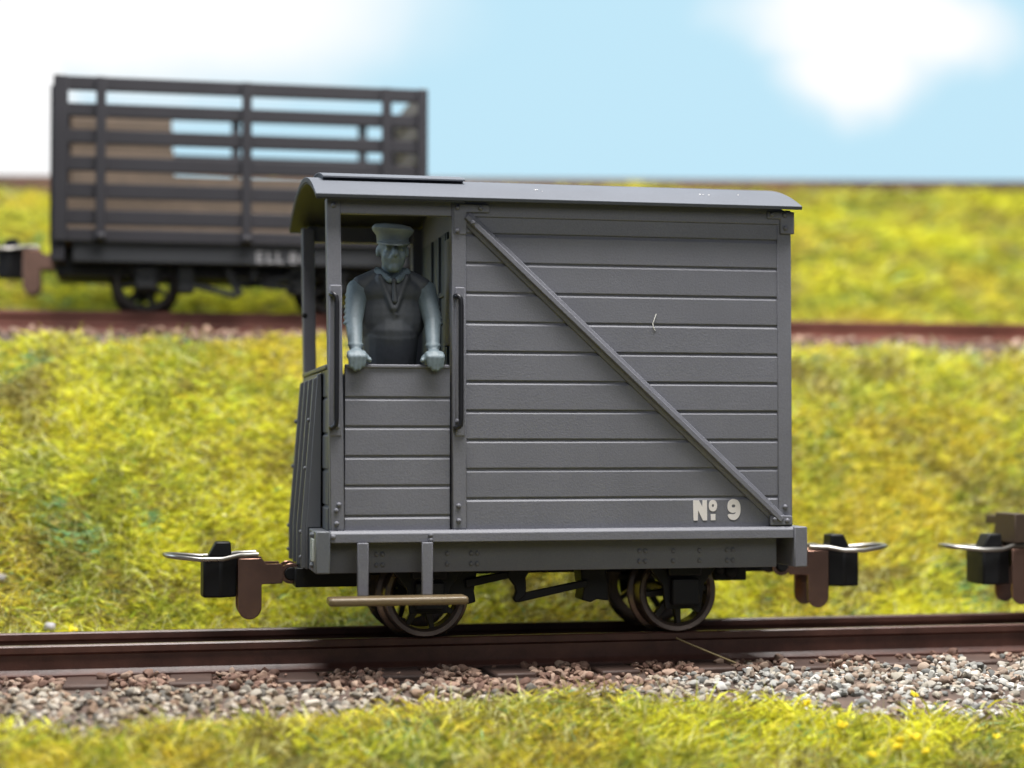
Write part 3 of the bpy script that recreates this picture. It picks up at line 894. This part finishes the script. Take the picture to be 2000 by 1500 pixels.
# pelvis, trunk leaning forward, chest, neck
B.ell((cx, 0.50, 0.46), (0.235, 0.155, 0.20))
B.cap((cx, 0.50, 0.50), (cx, 0.40, 0.86), 0.195, 0.215, 16)
B.ell((cx, 0.37, 0.98), (0.265, 0.165, 0.27))
B.ell((cx, 0.345, 1.17), (0.285, 0.135, 0.16))
B.cap((cx - 0.225, 0.34, 1.19), (cx + 0.225, 0.34, 1.19), 0.090, 0.090, 12)
B.cap((cx - 0.15, 0.335, 1.255), (cx + 0.15, 0.335, 1.255), 0.085, 0.085, 12)
B.cap((cx, 0.33, 1.26), (cx, 0.275, 1.42), 0.088, 0.082, 14)
# head, tilted down a little
hx, hy, hz = cx - 0.003, 0.235, 1.495
tilt = Matrix.Rotation(R(9), 3, 'X')
B.ell((hx, hy + 0.015, hz + 0.035), (0.112, 0.135, 0.135), 20, 14)
B.ell((hx, hy - 0.030, hz - 0.065), (0.096, 0.098, 0.118), 18, 12)
B.ell((hx, hy - 0.085, hz - 0.145), (0.046, 0.04, 0.038), 14, 10)       # chin
B.ell((hx, hy - 0.115, hz - 0.098), (0.040, 0.018, 0.012), 12, 8)       # lips
B.ell((hx, hy - 0.106, hz - 0.122), (0.032, 0.016, 0.010), 12, 8)
B.cap((hx, hy - 0.118, hz + 0.028), (hx, hy - 0.158, hz - 0.045), 0.016, 0.026, 10)   # nose
B.ell((hx - 0.022, hy - 0.130, hz - 0.052), (0.016, 0.018, 0.012), 8, 6); B.ell((hx + 0.022, hy - 0.130, hz - 0.052), (0.016, 0.018, 0.012), 8, 6)
B.ell((hx, hy - 0.124, hz - 0.077), (0.050, 0.018, 0.014), 12, 8)       # moustache line
for s in (-1, 1):
    B.ell((hx + s * 0.048, hy - 0.112, hz + 0.034), (0.040, 0.018, 0.012), 10, 8)     # brow
    B.ell((hx + s * 0.046, hy - 0.104, hz + 0.002), (0.026, 0.018, 0.015), 10, 8)     # eye
    B.ell((hx + s * 0.056, hy - 0.080, hz - 0.055), (0.038, 0.036, 0.048), 10, 8)     # cheek
    B.ell((hx + s * 0.115, hy + 0.025, hz - 0.012), (0.018, 0.032, 0.046), 10, 8)     # ear
# arms: shoulder, elbow, wrist
ARMS = {-1: [(-1.175, 0.335, 1.185), (-1.218, 0.20, 0.93), (-1.222, 0.045, 0.715)], 1: [(-0.632, 0.335, 1.185), (-0.598, 0.20, 0.93), (-0.618, 0.045, 0.715)]}
for s, (sh, el, wr) in ARMS.items():
    B.cap(sh, el, 0.088, 0.072, 14); B.cap(el, wr, 0.070, 0.052, 14)
    shv, elv, wrv = Vector(sh), Vector(el), Vector(wr)
    for t in np.linspace(0.08, 1.0, 6):          # sleeve creases
        p = shv.lerp(elv, t); r = 0.087 - 0.012 * t
        B.ell((p.x + s * 0.018, p.y, p.z), (r, r, 0.020), 14, 8, Matrix.Rotation(R(18 * s), 3, 'Y'))
    p = elv.lerp(wrv, 0.90); B.ell(p, (0.064, 0.064, 0.024), 14, 8)
    # hand: palm over the door cap, four fingers folded down the outside, thumb on the inner side
    hxx = wr[0]
    B.ell((hxx, -0.010, 0.650), (0.078, 0.062, 0.055), 14, 10)
    for k, (off, ln) in enumerate(((-0.054, 0.075), (-0.018, 0.098), (0.018, 0.092), (0.053, 0.070))):
        off *= -s
        x = hxx + off
        B.cap((x, -0.022, 0.668), (x, -0.066, 0.642), 0.0235, 0.0225, 10)
        B.cap((x, -0.066, 0.642), (x * 0.9 + hxx * 0.1, -0.062, 0.640 - ln), 0.0225, 0.0175, 10)
    B.cap((hxx - s * 0.07, 0.0, 0.645), (hxx - s * 0.098, -0.042, 0.615), 0.026, 0.020, 10)
# legs behind the door
for s in (-1, 1):
    B.cap((cx + s * 0.115, 0.52, 0.42), (cx + s * 0.125, 0.50, -0.12), 0.135, 0.095, 14)
    B.cap((cx + s * 0.125, 0.50, -0.12), (cx + s * 0.125, 0.55, -0.60), 0.092, 0.068, 14)
    B.cap((cx + s * 0.125, 0.55, -0.635), (cx + s * 0.145, 0.36, -0.65), 0.060, 0.045, 12)
body = part('body', B, RESIN, pf, 0)
rm = body.modifiers.new('union', 'REMESH'); rm.mode = 'VOXEL'; rm.voxel_size = 0.0095; rm.use_smooth_shade = True
sm = body.modifiers.new('soften', 'SMOOTH'); sm.factor = 0.5; sm.iterations = 3
# waistcoat: a shell over the trunk, open in a V at the neck
W = MB()
W.cap((cx, 0.495, 0.52), (cx, 0.395, 0.86), 0.212, 0.230, 20)
W.ell((cx, 0.363, 0.98), (0.280, 0.180, 0.275), 20, 14)
W.ell((cx, 0.340, 1.17), (0.286, 0.150, 0.150), 20, 14)
for s in (-1, 1):
    W.cap((cx + s * 0.235, 0.335, 1.215), (cx + s * 0.12, 0.325, 1.285), 0.088, 0.072, 12)
    W.cap((cx + s * 0.105, 0.235, 1.28), (cx + s * 0.012, 0.178, 1.03), 0.030, 0.022, 10)     # lapels
W.cap((cx + 0.002, 0.176, 1.03), (cx + 0.004, 0.262, 0.62), 0.016, 0.014, 8)                  # front seam
for z in (0.98, 0.88, 0.78, 0.68):
    W.ell((cx + 0.02, 0.172 + (1.03 - z) * 0.21, z), (0.014, 0.014, 0.014), 8, 6)
vest = part('waistcoat', W, VEST, pf, 0)
rm = vest.modifiers.new('union', 'REMESH'); rm.mode = 'VOXEL'; rm.voxel_size = 0.0095; rm.use_smooth_shade = True
sm = vest.modifiers.new('soften', 'SMOOTH'); sm.factor = 0.5; sm.iterations = 6
T = MB()
for s in (-1, 1):
    T.cap((cx + s * 0.115, 0.285, 1.325), (cx + s * 0.03, 0.195, 1.255), 0.034, 0.026, 10)
T.cap((cx + s * 0.115, 0.285, 1.325), (cx + 0.10, 0.38, 1.34), 0.034, 0.034, 10); T.cap((cx - 0.115, 0.285, 1.325), (cx - 0.10, 0.38, 1.34), 0.034, 0.034, 10)
part('collar', T, RESIN, pf, 0)
T = MB(); T.ell((cx, 0.182, 1.245), (0.024, 0.018, 0.026), 10, 8); T.cap((cx, 0.182, 1.235), (cx + 0.006, 0.176, 1.09), 0.015, 0.024, 10)
part('tie', T, VEST, pf, 0)
# peaked cap: band, wide flat crown, peak
Cp = MB()
def oval(z, rx, ry, y, n=32): return [(hx + rx * math.cos(2 * math.pi * k / n), y + ry * math.sin(2 * math.pi * k / n), z) for k in range(n)]
rings = [oval(1.535, 0.125, 0.148, 0.245), oval(1.600, 0.128, 0.150, 0.243), oval(1.636, 0.158, 0.182, 0.236), oval(1.662, 0.166, 0.190, 0.233), oval(1.690, 0.142, 0.164, 0.235), oval(1.702, 0.07, 0.08, 0.234)]
vv = [p for r in rings for p in r]; n = 32
ff = [tuple(range(n))[::-1], tuple(range(5 * n, 6 * n))] + [(j * n + i, j * n + (i + 1) % n, (j + 1) * n + (i + 1) % n, (j + 1) * n + i) for j in range(5) for i in range(n)]
for i, p in enumerate(vv):      # cap slopes a little forward and to its left, like the figure's
    vv[i] = (p[0], p[1], p[2] + (p[1] - 0.24) * 0.10 - (p[0] - hx) * 0.06)
Cp.add(vv, ff)
cap_ = part('cap', Cp, CAPM, pf, 0, ang=60)
Pk = MB(); n = 15
a_ = np.linspace(math.pi * 1.08, math.pi * 1.92, n)
inn = [(hx + 0.122 * math.cos(a), 0.245 + 0.145 * math.sin(a), 1.545) for a in a_]
out = [(hx + 0.135 * math.cos(a), 0.235 + (0.175 + 0.055 * (math.sin(a) ** 2)) * math.sin(a), 1.545 - 0.040 * abs(math.sin(a)) ** 1.5) for a in a_]
vv = inn + out + [(p[0], p[1], p[2] + 0.012) for p in inn] + [(p[0], p[1], p[2] + 0.012) for p in out]
ff = []
for i in range(n - 1):
    ff += [(i, i + 1, n + i + 1, n + i), (2 * n + i, 3 * n + i, 3 * n + i + 1, 2 * n + i + 1), (n + i, n + i + 1, 3 * n + i + 1, 3 * n + i), (i, 2 * n + i, 2 * n + i + 1, i + 1)]
ff += [(0, n, 3 * n, 2 * n), (n - 1, 3 * n - 1, 4 * n - 1, 2 * n - 1)]
Pk.add(vv, ff)
part('cap_peak', Pk, CAPM, cap_, 0, ang=50)

# ------------------------------------------------------------------ slatted wagon on the far track
wg = empty('slatted_wagon', (-1.745, 6.75, ZF), 'blurred dark slat sided wagon with brown boards inside, on the far track', 'wagon')
wx0, wx1, wy0, wy1 = -3.735, 0.245, 5.72, 7.80
TILT = 0.0
def wz(py): return (860 - py) * 0.005475
rows = [(157, 184), (209, 235), (260, 287), (312, 340), (364, 393), (415, 444), (452, 477)]
for (a, b) in rows:
    z1, z0 = wz(a), wz(b)
    mb = MB(); mb.box(wx0, wx1, wy0, wy0 + 0.07, z0, z1); part('slat', mb, WSLAT, wg, 0.01)
# far side sits slightly higher in view: same rows, browner boards
frow = [(151, 171), (199, 217), (247, 266), (292, 327), (328, 363), (364, 399), (400, 437), (438, 476)]
ko = 1.105
for i, (a, b) in enumerate(frow):
    z1, z0 = wz(a), wz(b)
    mb = MB(); mb.box(wx0, wx1, wy1 - 0.07, wy1, z0, z1); part('slat', mb, WSLAT if i < 3 else WLIN, wg, 0.01)
for x, w in ((wx0 + 0.075, 0.15), (-3.246, 0.105), (-1.718, 0.105), (-0.207, 0.105), (wx1 - 0.055, 0.11)):
    for y0, y1 in ((wy0 - 0.055, wy0 - 0.002), (wy1 + 0.002, wy1 + 0.055)):
        mb = MB(); mb.box(x - w / 2, x + w / 2, y0, y1, wz(478), wz(158)); part('post', mb, WSLAT, wg, 0.01)
    if x > -3.4 and x < 0:
        mb = MB(); mb.ell((x, wy0 - 0.055, wz(468)), (0.07, 0.04, 0.05)); part('post_foot', mb, WSLAT, wg, 0)
for x0, x1 in ((wx0, wx0 + 0.07), (wx1 - 0.07, wx1)):
    for k, (a, b) in enumerate(rows):
        a, b = a - 4, (rows[k + 1][0] - 14 if k < 6 else b)
        mb = MB(); mb.box(x0, x1, wy0 + 0.07, wy1 - 0.07, wz(b), wz(a)); part('end_slat', mb, WBEIGE, wg, 0.01)
    for y in (6.25, 7.2):
        xa = x0 - 0.05 if x0 < -1 else x1 + 0.001
        mb = MB(); mb.box(xa, xa + 0.05, y - 0.05, y + 0.05, wz(478), wz(160)); part('end_post', mb, WSLAT, wg, 0.008)
# brown boarded section at the left of the far side
for k in range(4):
    za = 3.865 - k * 0.235
    mb = MB(); mb.box(-3.62, -2.47 + 0.012 * k, wy1 - 0.155, wy1 - 0.085, za - 0.228, za); part('inner_board', mb, WLIN, wg, 0.008)
mb = MB(); mb.box(wx0 + 0.02, wx1 - 0.02, wy0 + 0.07, wy1 - 0.07, wz(478), wz(466)); part('floor', mb, WLIN, wg)
mb = MB()
for y in (wy0 + 0.06, wy1 - 0.16): mb.box(wx0 + 0.20, wx1 - 0.2, y, y + 0.10, wz(515), wz(474.5))
part('solebar', mb, WUND, wg, 0.01)
mb = MB(); mb.box(wx0 + 0.02, wx1 - 0.02, 6.2, 7.3, wz(535), wz(478.5))
part('underframe', mb, WUND, wg, 0.01)
for x in (wx0 - 0.02, wx1 - 0.12):
    mb = MB(); mb.box(x, x + 0.14, wy0 + 0.0, wy1, wz(515), wz(477.5)); part('headstock', mb, WSLAT, wg, 0.01)
WWX = (-2.770, -0.72)
wheelset(wg, WWX, 6.75, ZF + 0.331, BLACKW, TYREB)
for x in WWX:
    for s in (-1, 1):
        yo = 6.75 + s * 0.66
        mb = MB(); y0, y1 = min(yo, yo + s * 0.06), max(yo, yo + s * 0.06)
        mb.prism([(x - 0.25, 1.98), (x + 0.25, 1.98), (x + 0.13, 1.78), (x + 0.12, 1.60), (x - 0.12, 1.60), (x - 0.13, 1.78)], 'y', y0, y1)
        ag = part('axle_guard', mb, WUND, wg, 0.008)
        y0, y1 = min(yo, yo + s * 0.15), max(yo, yo + s * 0.15)
        mb = MB(); mb.box(x - 0.11, x + 0.11, y0, y1, 1.63, 1.86); part('axlebox', mb, WUND, ag, 0.015)
for x, sgn in ((-2.345, 1), (-1.15, -1)):
    mb = MB(); mb.box(x - 0.09, x + 0.09, 5.98, 6.30, 1.60, 1.95); part('brake_block', mb, WUND, wg, 0.015)
mb = MB()
bar(mb, -2.28, 1.685, -1.80, 1.565, 0.032, 0.032, 5.98, 6.04)
bar(mb, -1.80, 1.72, -1.15, 1.655, 0.032, 0.028, 5.98, 6.04)
bar(mb, -1.62, 1.70, -1.10, 1.80, 0.032, 0.028, 5.98, 6.04)
part('brake_rod', mb, WUND, wg, 0.006)
mb = MB()
bar(mb, -1.92, 1.90, -1.77, 1.57, 0.036, 0.045, 5.98, 6.04)
bar(mb, -1.60, 1.90, -1.64, 1.70, 0.036, 0.04, 5.98, 6.04)
bar(mb, -1.80, 1.69, -1.60, 1.70, 0.03, 0.03, 5.98, 6.04)
part('brake_lever', mb, WUND, wg, 0.006)
coupling(wg, -3.66, -1, zt=2.115, yc=6.75)
coupling(wg, 0.17, 1, zt=2.115, yc=6.75)
# blurred white lettering on its solebar
def text_obj(txt, size, x, y, z, parent, mat, name='lettering'):
    cu = bpy.data.curves.new(name, 'FONT'); cu.body = txt; cu.size = size; cu.extrude = 0.001; cu.offset = 0.006
    tmp = bpy.data.objects.new(name + '_tmp', cu); COL.objects.link(tmp)
    dg = bpy.context.evaluated_depsgraph_get()
    me = bpy.data.meshes.new_from_object(tmp.evaluated_get(dg)); bpy.data.objects.remove(tmp)
    me.materials.clear(); me.materials.append(mat)
    o = bpy.data.objects.new(name, me); COL.objects.link(o); o.parent = parent
    o.rotation_euler = (math.pi / 2, 0, 0); o.location = Vector((x, y, z)) - parent.location
    return o
for ch, xo in (('E', 0), ('L', 0.115), ('L', 0.215), ('8', 0.36), ('6', 0.475)):
    text_obj(ch, 0.165, -1.615 + xo, wy0 + 0.055, 1.915, wg, FADED, 'numeral' if ch.isdigit() else 'letter')

# ------------------------------------------------------------------ next vehicle on the near track: only its coupling end is in frame
nx = empty('flat_wagon', (6.4, YC, ZR), 'dark brown wagon entering at the right edge, wire loop coupling foremost', 'wagon')
mb = MB(); mb.box(4.695, 4.80, 0.86, 1.24, -0.905, -0.645); part('headstock', mb, NEXTM, nx, 0.01)
mb = MB(); mb.box(5.00, 8.0, 0.22, 0.36, -1.02, -0.79); mb.box(5.00, 8.0, 1.74, 1.88, -1.02, -0.79); part('solebar', mb, NEXTM, nx, 0.01)
mb = MB(); mb.box(5.00, 8.0, 0.05, 2.05, -0.785, -0.70); part('deck', mb, NEXTM, nx, 0.01)
wheelset(nx, (5.6, 7.2), YC, WZ, BLACKW, TYRE)
for x in (5.6, 7.2):
    for s in (-1, 1):
        yo = YC + s * 0.66
        mb = MB(); mb.prism([(x - 0.24, -0.93), (x + 0.24, -0.93), (x + 0.12, -1.16), (x + 0.12, -1.36), (x - 0.12, -1.36), (x - 0.12, -1.16)], 'y', min(yo, yo + s * 0.05), max(yo, yo + s * 0.05))
        part('axle_guard', mb, BLACK, nx, 0.006)
mb = MB(); mb.box(4.75, 8.0, 0.90, 1.20, -1.12, -0.80); part('underframe', mb, BLACK, nx, 0.01)
coupling(nx, 5.10, -1, zt=-0.925)

# ------------------------------------------------------------------ small things on the ground
mb = MB(); mb.tube([(1.42, 0.30, -1.60), (1.54, 0.24, -1.655), (1.68, 0.16, -1.715), (1.86, 0.10, -1.79)], 0.0075, 6, 0, 0.009)
tag(mesh_obj('straw', mb, STRAWM, None, (1.6, 0.2, -1.7), 0), 'single long straw fibre leaning on the near rail below the right wheel', 'straw')
def pebble(x, y, s, label):
    mb = MB(); mb.ell((0, 0, 0), (s, s * 0.8, s * 0.8), 14, 10)
    for i, p in enumerate(mb.v):
        k = 1 + 0.18 * math.sin(p[0] * 60 + 1) * math.cos(p[2] * 50)
        mb.v[i] = (p[0] * k, p[1] * k, p[2] * k)
    o = mesh_obj('pebble', mb, PEB, None, (0, 0, 0), 0)
    o.location = (x, y, float(gz(x, y)) + 0.13)
    tag(o, label, 'pebble')
pebble(-3.60, 2.58, 0.06, 'pale pebble lying in the bank grass at the lower left behind the rails')
pebble(-4.06, 3.15, 0.06, 'pale pebble at the left edge halfway up the bank grass')
fl0 = None
for (x, y) in ((2.70, -1.45), (1.84, -1.50), (1.98, -1.82), (2.26, -2.12), (2.33, -2.05), (2.46, -2.0), (3.40, -2.2), (3.20, -2.25), (2.05, -2.2), (3.05, -2.05), (2.42, -2.22), (-3.38, 2.45)):
    if fl0 is None:
        mb = MB()
        for k in range(26):
            a = random.uniform(0, 6.28); r = random.uniform(0, 0.055)
            mb.ell((r * math.cos(a), r * math.sin(a), random.uniform(-0.02, 0.025)), (0.020, 0.016, 0.013), 7, 5)
        fl0 = mesh_obj('yellow_flower', mb, FLOWER, None, (0, 0, 0), 0); o = fl0
    else:
        o = fl0.copy(); COL.objects.link(o)
    o.location = (x, y, float(gz(x, y)) + 0.15)
    o.rotation_euler = (random.uniform(-.4, .4), random.uniform(-.4, .4), random.uniform(0, 6))
    k = random.uniform(0.45, 1.0); o.scale = (k, k, k)
    if y < 0: tag(o, 'bright yellow flower tuft among the foreground grass at the lower right', 'flower', 'yellow flower tufts in the foreground')
    else: tag(o, 'lone yellow flower tuft behind the rails at the lower left', 'flower')

# timber strip along the top of the far bank
mb = MB()
mb.hexa([(x, y, z + 0.024 * (x - 2.9)) for z in (3.45, 3.90) for y in (12.42, 12.60) for x in (-12, 20)])
tag(mesh_obj('wooden_edging', mb, EDGEM, None, (4, 12.5, 3.5), 0.01), 'blurred brown wooden strip along the top of the far grass bank', 'edging')

# ------------------------------------------------------------------ printed sky backdrop
def sky():
    m = bpy.data.materials.new('sky_backdrop'); m.use_nodes = True
    nt = m.node_tree; nt.nodes.clear()
    out = nt.nodes.new('ShaderNodeOutputMaterial'); em = nt.nodes.new('ShaderNodeEmission')
    nt.links.new(em.outputs[0], out.inputs['Surface'])
    geo = nt.nodes.new('ShaderNodeTexCoord')
    n = nt.nodes.new('ShaderNodeTexNoise'); n.inputs['Scale'].default_value = 0.55; n.inputs['Detail'].default_value = 3
    nt.links.new(geo.outputs['Object'], n.inputs['Vector'])
    sub = nt.nodes.new('ShaderNodeVectorMath'); sub.operation = 'SUBTRACT'; sub.inputs[1].default_value = (0.5, 0.5, 0.5)
    nt.links.new(n.outputs['Color'], sub.inputs[0])
    sc = nt.nodes.new('ShaderNodeVectorMath'); sc.operation = 'SCALE'; sc.inputs['Scale'].default_value = 1.1
    nt.links.new(sub.outputs[0], sc.inputs[0])
    ad = nt.nodes.new('ShaderNodeVectorMath'); ad.operation = 'ADD'
    nt.links.new(geo.outputs['Object'], ad.inputs[0]); nt.links.new(sc.outputs[0], ad.inputs[1])
    last = None
    for (cx_, cz_, rx, rz, soft) in ((-4.2, 6.9, 5.3, 1.75, 0.75), (-5.2, 4.9, 1.5, 2.4, 0.6), (9.0, 6.85, 2.3, 0.85, 0.8), (8.6, 6.15, 1.25, 0.75, 1.0), (2.5, 10.6, 5.5, 1.6, 0.5), (-11, 6, 4, 2, 0.5), (17, 6, 3, 1.2, 0.5)):
        s1 = nt.nodes.new('ShaderNodeVectorMath'); s1.operation = 'SUBTRACT'; s1.inputs[1].default_value = (cx_, 0, cz_)
        nt.links.new(ad.outputs[0], s1.inputs[0])
        s2 = nt.nodes.new('ShaderNodeVectorMath'); s2.operation = 'MULTIPLY'; s2.inputs[1].default_value = (1 / rx, 0, 1 / rz)
        nt.links.new(s1.outputs[0], s2.inputs[0])
        ln = nt.nodes.new('ShaderNodeVectorMath'); ln.operation = 'LENGTH'
        nt.links.new(s2.outputs[0], ln.inputs[0])
        mr = nt.nodes.new('ShaderNodeMapRange'); mr.interpolation_type = 'SMOOTHSTEP'
        mr.inputs['From Min'].default_value = 1.0 + soft * 0.5; mr.inputs['From Max'].default_value = 1.0 - soft * 0.5
        nt.links.new(ln.outputs['Value'], mr.inputs['Value'])
        if last is None: last = mr.outputs[0]
        else:
            mx = nt.nodes.new('ShaderNodeMath'); mx.operation = 'MAXIMUM'
            nt.links.new(last, mx.inputs[0]); nt.links.new(mr.outputs[0], mx.inputs[1]); last = mx.outputs[0]
    mix = nt.nodes.new('ShaderNodeMix'); mix.data_type = 'RGBA'
    mix.inputs['A'].default_value = (0.54, 0.81, 0.955, 1); mix.inputs['B'].default_value = (1.04, 1.04, 1.04, 1)
    nt.links.new(last, mix.inputs['Factor'])
    nt.links.new(mix.outputs['Result'], em.inputs['Color'])
    em.inputs['Strength'].default_value = 1.0
    mb = MB(); mb.box(-22, 30, 14.0, 14.1, 1.0, 13.0)
    o = mesh_obj('sky', mb, m, None, (0, 0, 0), 0)
    tag(o, 'pale blue backdrop with soft white clouds', 'sky', kind='structure')
sky()

# ------------------------------------------------------------------ light
def area(name, loc, target, sx, sy, power, col):
    l = bpy.data.lights.new(name, 'AREA'); l.shape = 'RECTANGLE'; l.size = sx; l.size_y = sy; l.energy = power; l.color = col
    o = bpy.data.objects.new(name, l); COL.objects.link(o)
    o.location = loc
    o.rotation_euler = (Vector(target) - Vector(loc)).to_track_quat('-Z', 'Y').to_euler()
    return o
area('overhead_light', (1.5, -2.0, 14.5), (1.0, 1.5, 0), 13, 8, 8000, (1.0, 0.98, 0.955))
area('overhead_light', (3.0, 8.6, 16.5), (3.0, 9.0, 1.5), 16, 4, 1700, (1.0, 0.98, 0.955))  # added light, brightens the grass behind the far wagon
area('front_fill', (1.0, -14.0, 7.0), (1, 2, 0), 12, 6, 520, (0.97, 0.98, 1.0))  # added fill from the camera side, brightens grass and van side
area('window_lamp', (-14.0, 3.0, 6.0), (0, 1, 0.5), 6, 6, 650, (0.72, 0.86, 1.0))

w = bpy.data.worlds.new('World'); S.world = w; w.use_nodes = True
bg = w.node_tree.nodes['Background']
bg.inputs['Color'].default_value = (0.75, 0.86, 1.0, 1); bg.inputs['Strength'].default_value = 0.10

# ------------------------------------------------------------------ camera
cam = bpy.data.cameras.new('camera'); co = bpy.data.objects.new('camera', cam); COL.objects.link(co)
cam.sensor_width = 36; cam.lens = 3550 / 2000 * 36
th = R(11.8); pp = math.atan(110 / 3550)
co.location = (-14.2 * math.sin(th), -14.2 * math.cos(th), 0)
fwd = Vector((math.sin(th) * math.cos(pp), math.cos(th) * math.cos(pp), math.sin(pp)))
co.rotation_euler = fwd.to_track_quat('-Z', 'Y').to_euler()
cam.clip_start = 0.1; cam.clip_end = 200
cam.dof.use_dof = True
cam.dof.focus_distance = 14.4
cam.dof.aperture_fstop = 0.275
S.camera = co

S.render.resolution_x = 1024; S.render.resolution_y = 768
S.view_settings.view_transform = 'Standard'
S.view_settings.look = 'None'
S.view_settings.gamma = 1.0; S.view_settings.exposure = 0.0
S.view_settings.use_curve_mapping = False
S.render.engine = 'CYCLES'
S.cycles.use_denoising = True
try: S.cycles.denoiser = 'OPENIMAGEDENOISE'
except Exception: pass
S.cycles.max_bounces = 6; S.cycles.diffuse_bounces = 2; S.cycles.glossy_bounces = 3; S.cycles.transmission_bounces = 3
S.cycles.caustics_reflective = False; S.cycles.caustics_refractive = False
